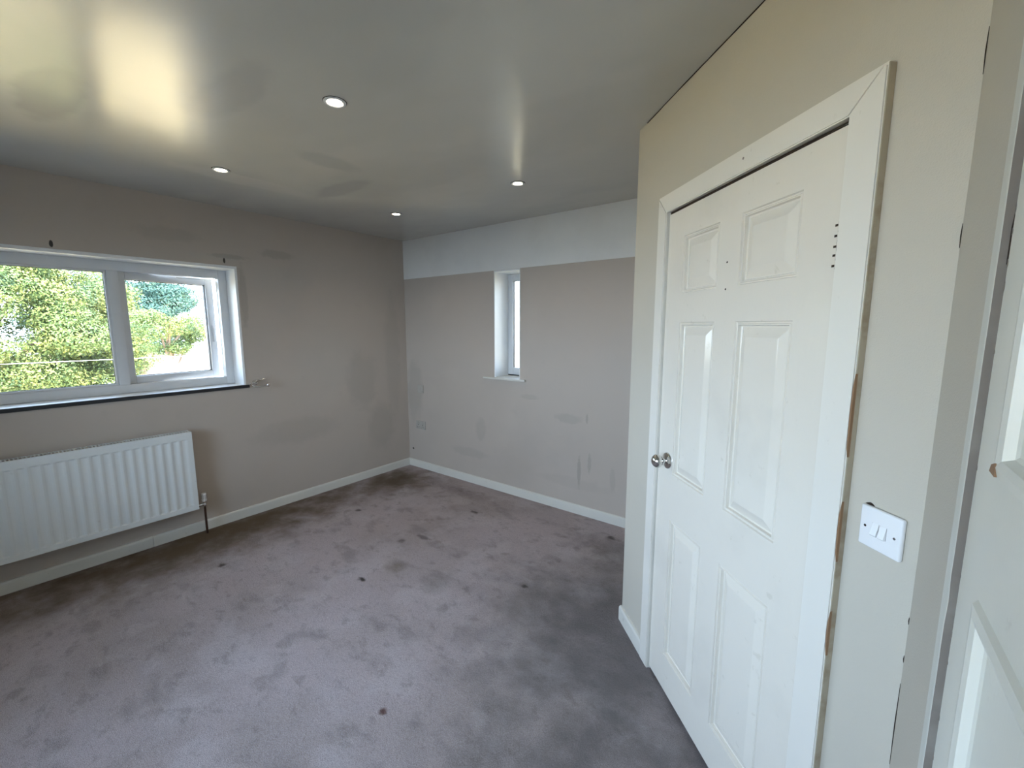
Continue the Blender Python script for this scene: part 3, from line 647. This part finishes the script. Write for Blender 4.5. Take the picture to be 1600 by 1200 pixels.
s = Surf('bark', (0.20, 0.14, 0.10), 0.9, 0.2); s.blotch(6, .4, .6, (.33, .25, .19), .7, stretch=(1, 1, .2)); M_bark = s.done()
def leaves(pads, per, size, rg):
    """pads: (cx,cy,cz,rx,ry,rz) clumps of small diamond leaves"""
    V = []; 
    for (cx, cy, cz, rx, ry, rz) in pads:
        n_ = int(per * (rx * ry) / .25)
        d = rg.normal(size=(n_, 3)); d /= np.linalg.norm(d, axis=1)[:, None]
        rr = rg.uniform(.45, 1.0, n_) ** .6; p = d * rr[:, None] * [rx, ry, rz] + [cx, cy, cz]
        nrm = d * .8 + rg.normal(size=(n_, 3)) * .6 + [0, 0, .3]; nrm /= np.linalg.norm(nrm, axis=1)[:, None]
        a = np.cross(nrm, rg.normal(size=(n_, 3))); a /= np.linalg.norm(a, axis=1)[:, None]; b_ = np.cross(nrm, a)
        sz = (size * rg.uniform(.6, 1.4, n_))[:, None]
        V.append(np.stack([p - a * sz, p + b_ * sz * .45, p + a * sz, p - b_ * sz * .45], 1).reshape(-1, 3))
    V = np.concatenate(V); n = len(V) // 4
    me = bpy.data.meshes.new('foliage'); me.vertices.add(len(V)); me.vertices.foreach_set('co', V.ravel())
    me.loops.add(n * 4); me.loops.foreach_set('vertex_index', np.arange(n * 4)); me.polygons.add(n)
    me.polygons.foreach_set('loop_start', np.arange(n) * 4); me.polygons.foreach_set('loop_total', np.full(n, 4)); me.update(); me.validate()
    return me
def tree(name, label, base, crown_c, crown_r, npads, pr, per, size, mat, seed, group=None, limbs=7, floor_=-9):
    rg = np.random.default_rng(seed); t = tag(empty(name, base), label, 'tree', group)
    base = Vector(base); pads = []
    for _ in range(npads):
        d = rg.normal(size=3); d /= np.linalg.norm(d); q = d * rg.uniform(.35, 1) ** .4
        r = rg.uniform(*pr); c = np.array(crown_c) + q * np.array(crown_r) - np.array(base)
        if c[2] + base.z < floor_: c[2] = floor_ - base.z + rg.uniform(0, .4)
        pads.append((*c, r, r, r * .55))
    me = leaves(pads, per, size, rg); me.materials.append(mat); f = bpy.data.objects.new('foliage', me); C.objects.link(f); f.parent = t; f['kind'] = 'stuff'
    cc = Vector(crown_c) - base; TS = min(1.0, crown_r[1] / 3.0)
    bm = bmesh.new(); tube(bm, [(0, 0, -.05), (.1, .05, cc.z * .4), (cc.x * .6, cc.y * .6, cc.z * .8), tuple(cc + Vector((0, 0, crown_r[2] * .5)))], [k * TS for k in (.32, .26, .2, .06)], 10)
    obj('trunk', bm, M_bark, t, True)
    for k in range(limbs):
        p = pads[int(rg.integers(len(pads)))]; s0 = Vector((cc.x * .5, cc.y * .5, cc.z * rg.uniform(.5, .9)))
        e = Vector(p[:3]); obj('branch', tube(bmesh.new(), [s0, s0.lerp(e, .5) + Vector((0, 0, .25)), e], [.10 * TS, .07 * TS, .03 * TS], 7), M_bark, t, True)
    return t
tree('pine_tree', 'tall bushy yellow-green pine filling the left pane of the wide window', (-14.5, -2.6, GZ), (-14.2, -2.5, 1.15), (1.9, 3.3, 2.8), 195, (.5, .95), 620, .037, M_fol1, 3)
tree('round_tree', 'blue-green round-topped tree behind the open sash', (-19, 1.9, GZ), (-19, 1.4, 1.95), (1.8, 2.7, 1.75), 80, (.5, .9), 620, .042, M_fol2, 5, floor_=.6)
tree('garden_tree', 'small yellow-green tree low in the open sash, in front of the blue-green one', (-11, .75, GZ), (-11, .72, 1.38), (.6, 1.0, .52), 30, (.24, .42), 1100, .026, M_fol1, 9, limbs=5, floor_=.85)
# hedge under the pine
rg = np.random.default_rng(12); pads = [(rg.uniform(-.3, .3), rg.uniform(-4.0, 2), rg.uniform(.3, 2.35), .5, .5, .45) for _ in range(70)]
hgd = tag(empty('hedge', (-9.6, -2.6, GZ)), 'leafy green hedge below the pine outside the wide window', 'hedge')
me = leaves(pads, 420, .036, rg); me.materials.append(M_fol1); f = bpy.data.objects.new('foliage', me); C.objects.link(f); f.parent = hgd; f['kind'] = 'stuff'
# pale outbuilding seen through the sash
s = Surf('white_render', (0.6, 0.59, 0.57), 0.8, 0.2); s.blotch(.8, .5, .7, (.66, .62, .58), .4); M_rend = s.done()
hb_ = tag(empty('outbuilding', (-22, 5.5, GZ)), 'low white rendered outbuilding with a reddish roof edge behind the trees', 'building')
obj('wall', B((-3, -4.2, 0), (0, 4.5, 2.95)), M_rend, hb_)
obj('roof', B((-3.2, -4.4, 2.95), (.25, -2.6, 3.1), .02), Surf('red_roof_edge', (.42, .20, .17), .8, .2).done(), hb_)
obj('roof', B((-3.2, -2.6, 2.95), (.12, 4.7, 3.02), .02), M_rend, hb_)
obj('downpipe', tube(bmesh.new(), [(.05, -2.6, 0), (.05, -2.6, 2.95)], .05, 10), M_rend, hb_)
for y_ in (-.6, 1.3):
    obj('window', B((-.02, y_, 1.7), (.02, y_ + .7, 2.3)), Surf('grey_window', (.35, .36, .38), .3, .5).done(), hb_)
cb = tag(obj('overhead_cable', tube(bmesh.new(), [(-8, -14 + i * 2, .85 - .0 + .004 * (i - 7) ** 2) for i in range(15)], .0045, 6), Surf('pale_cable', (.8, .8, .75), .5).done()),
         'thin pale overhead cable crossing in front of the pine', 'cable')
# yellow-green bushes beyond the narrow window
rg = np.random.default_rng(21); pads = [(rg.uniform(-2.5, 2.5), rg.uniform(-.4, .4), rg.uniform(.3, 1.9), .5, .5, .45) for _ in range(45)]
bsh = tag(empty('bush', (-9.7, 15, GZ)), 'yellow-green bush low in the narrow window', 'bush')
me = leaves(pads, 260, .06, rg); me.materials.append(M_fol3); f = bpy.data.objects.new('foliage', me); C.objects.link(f); f.parent = bsh; f['kind'] = 'stuff'
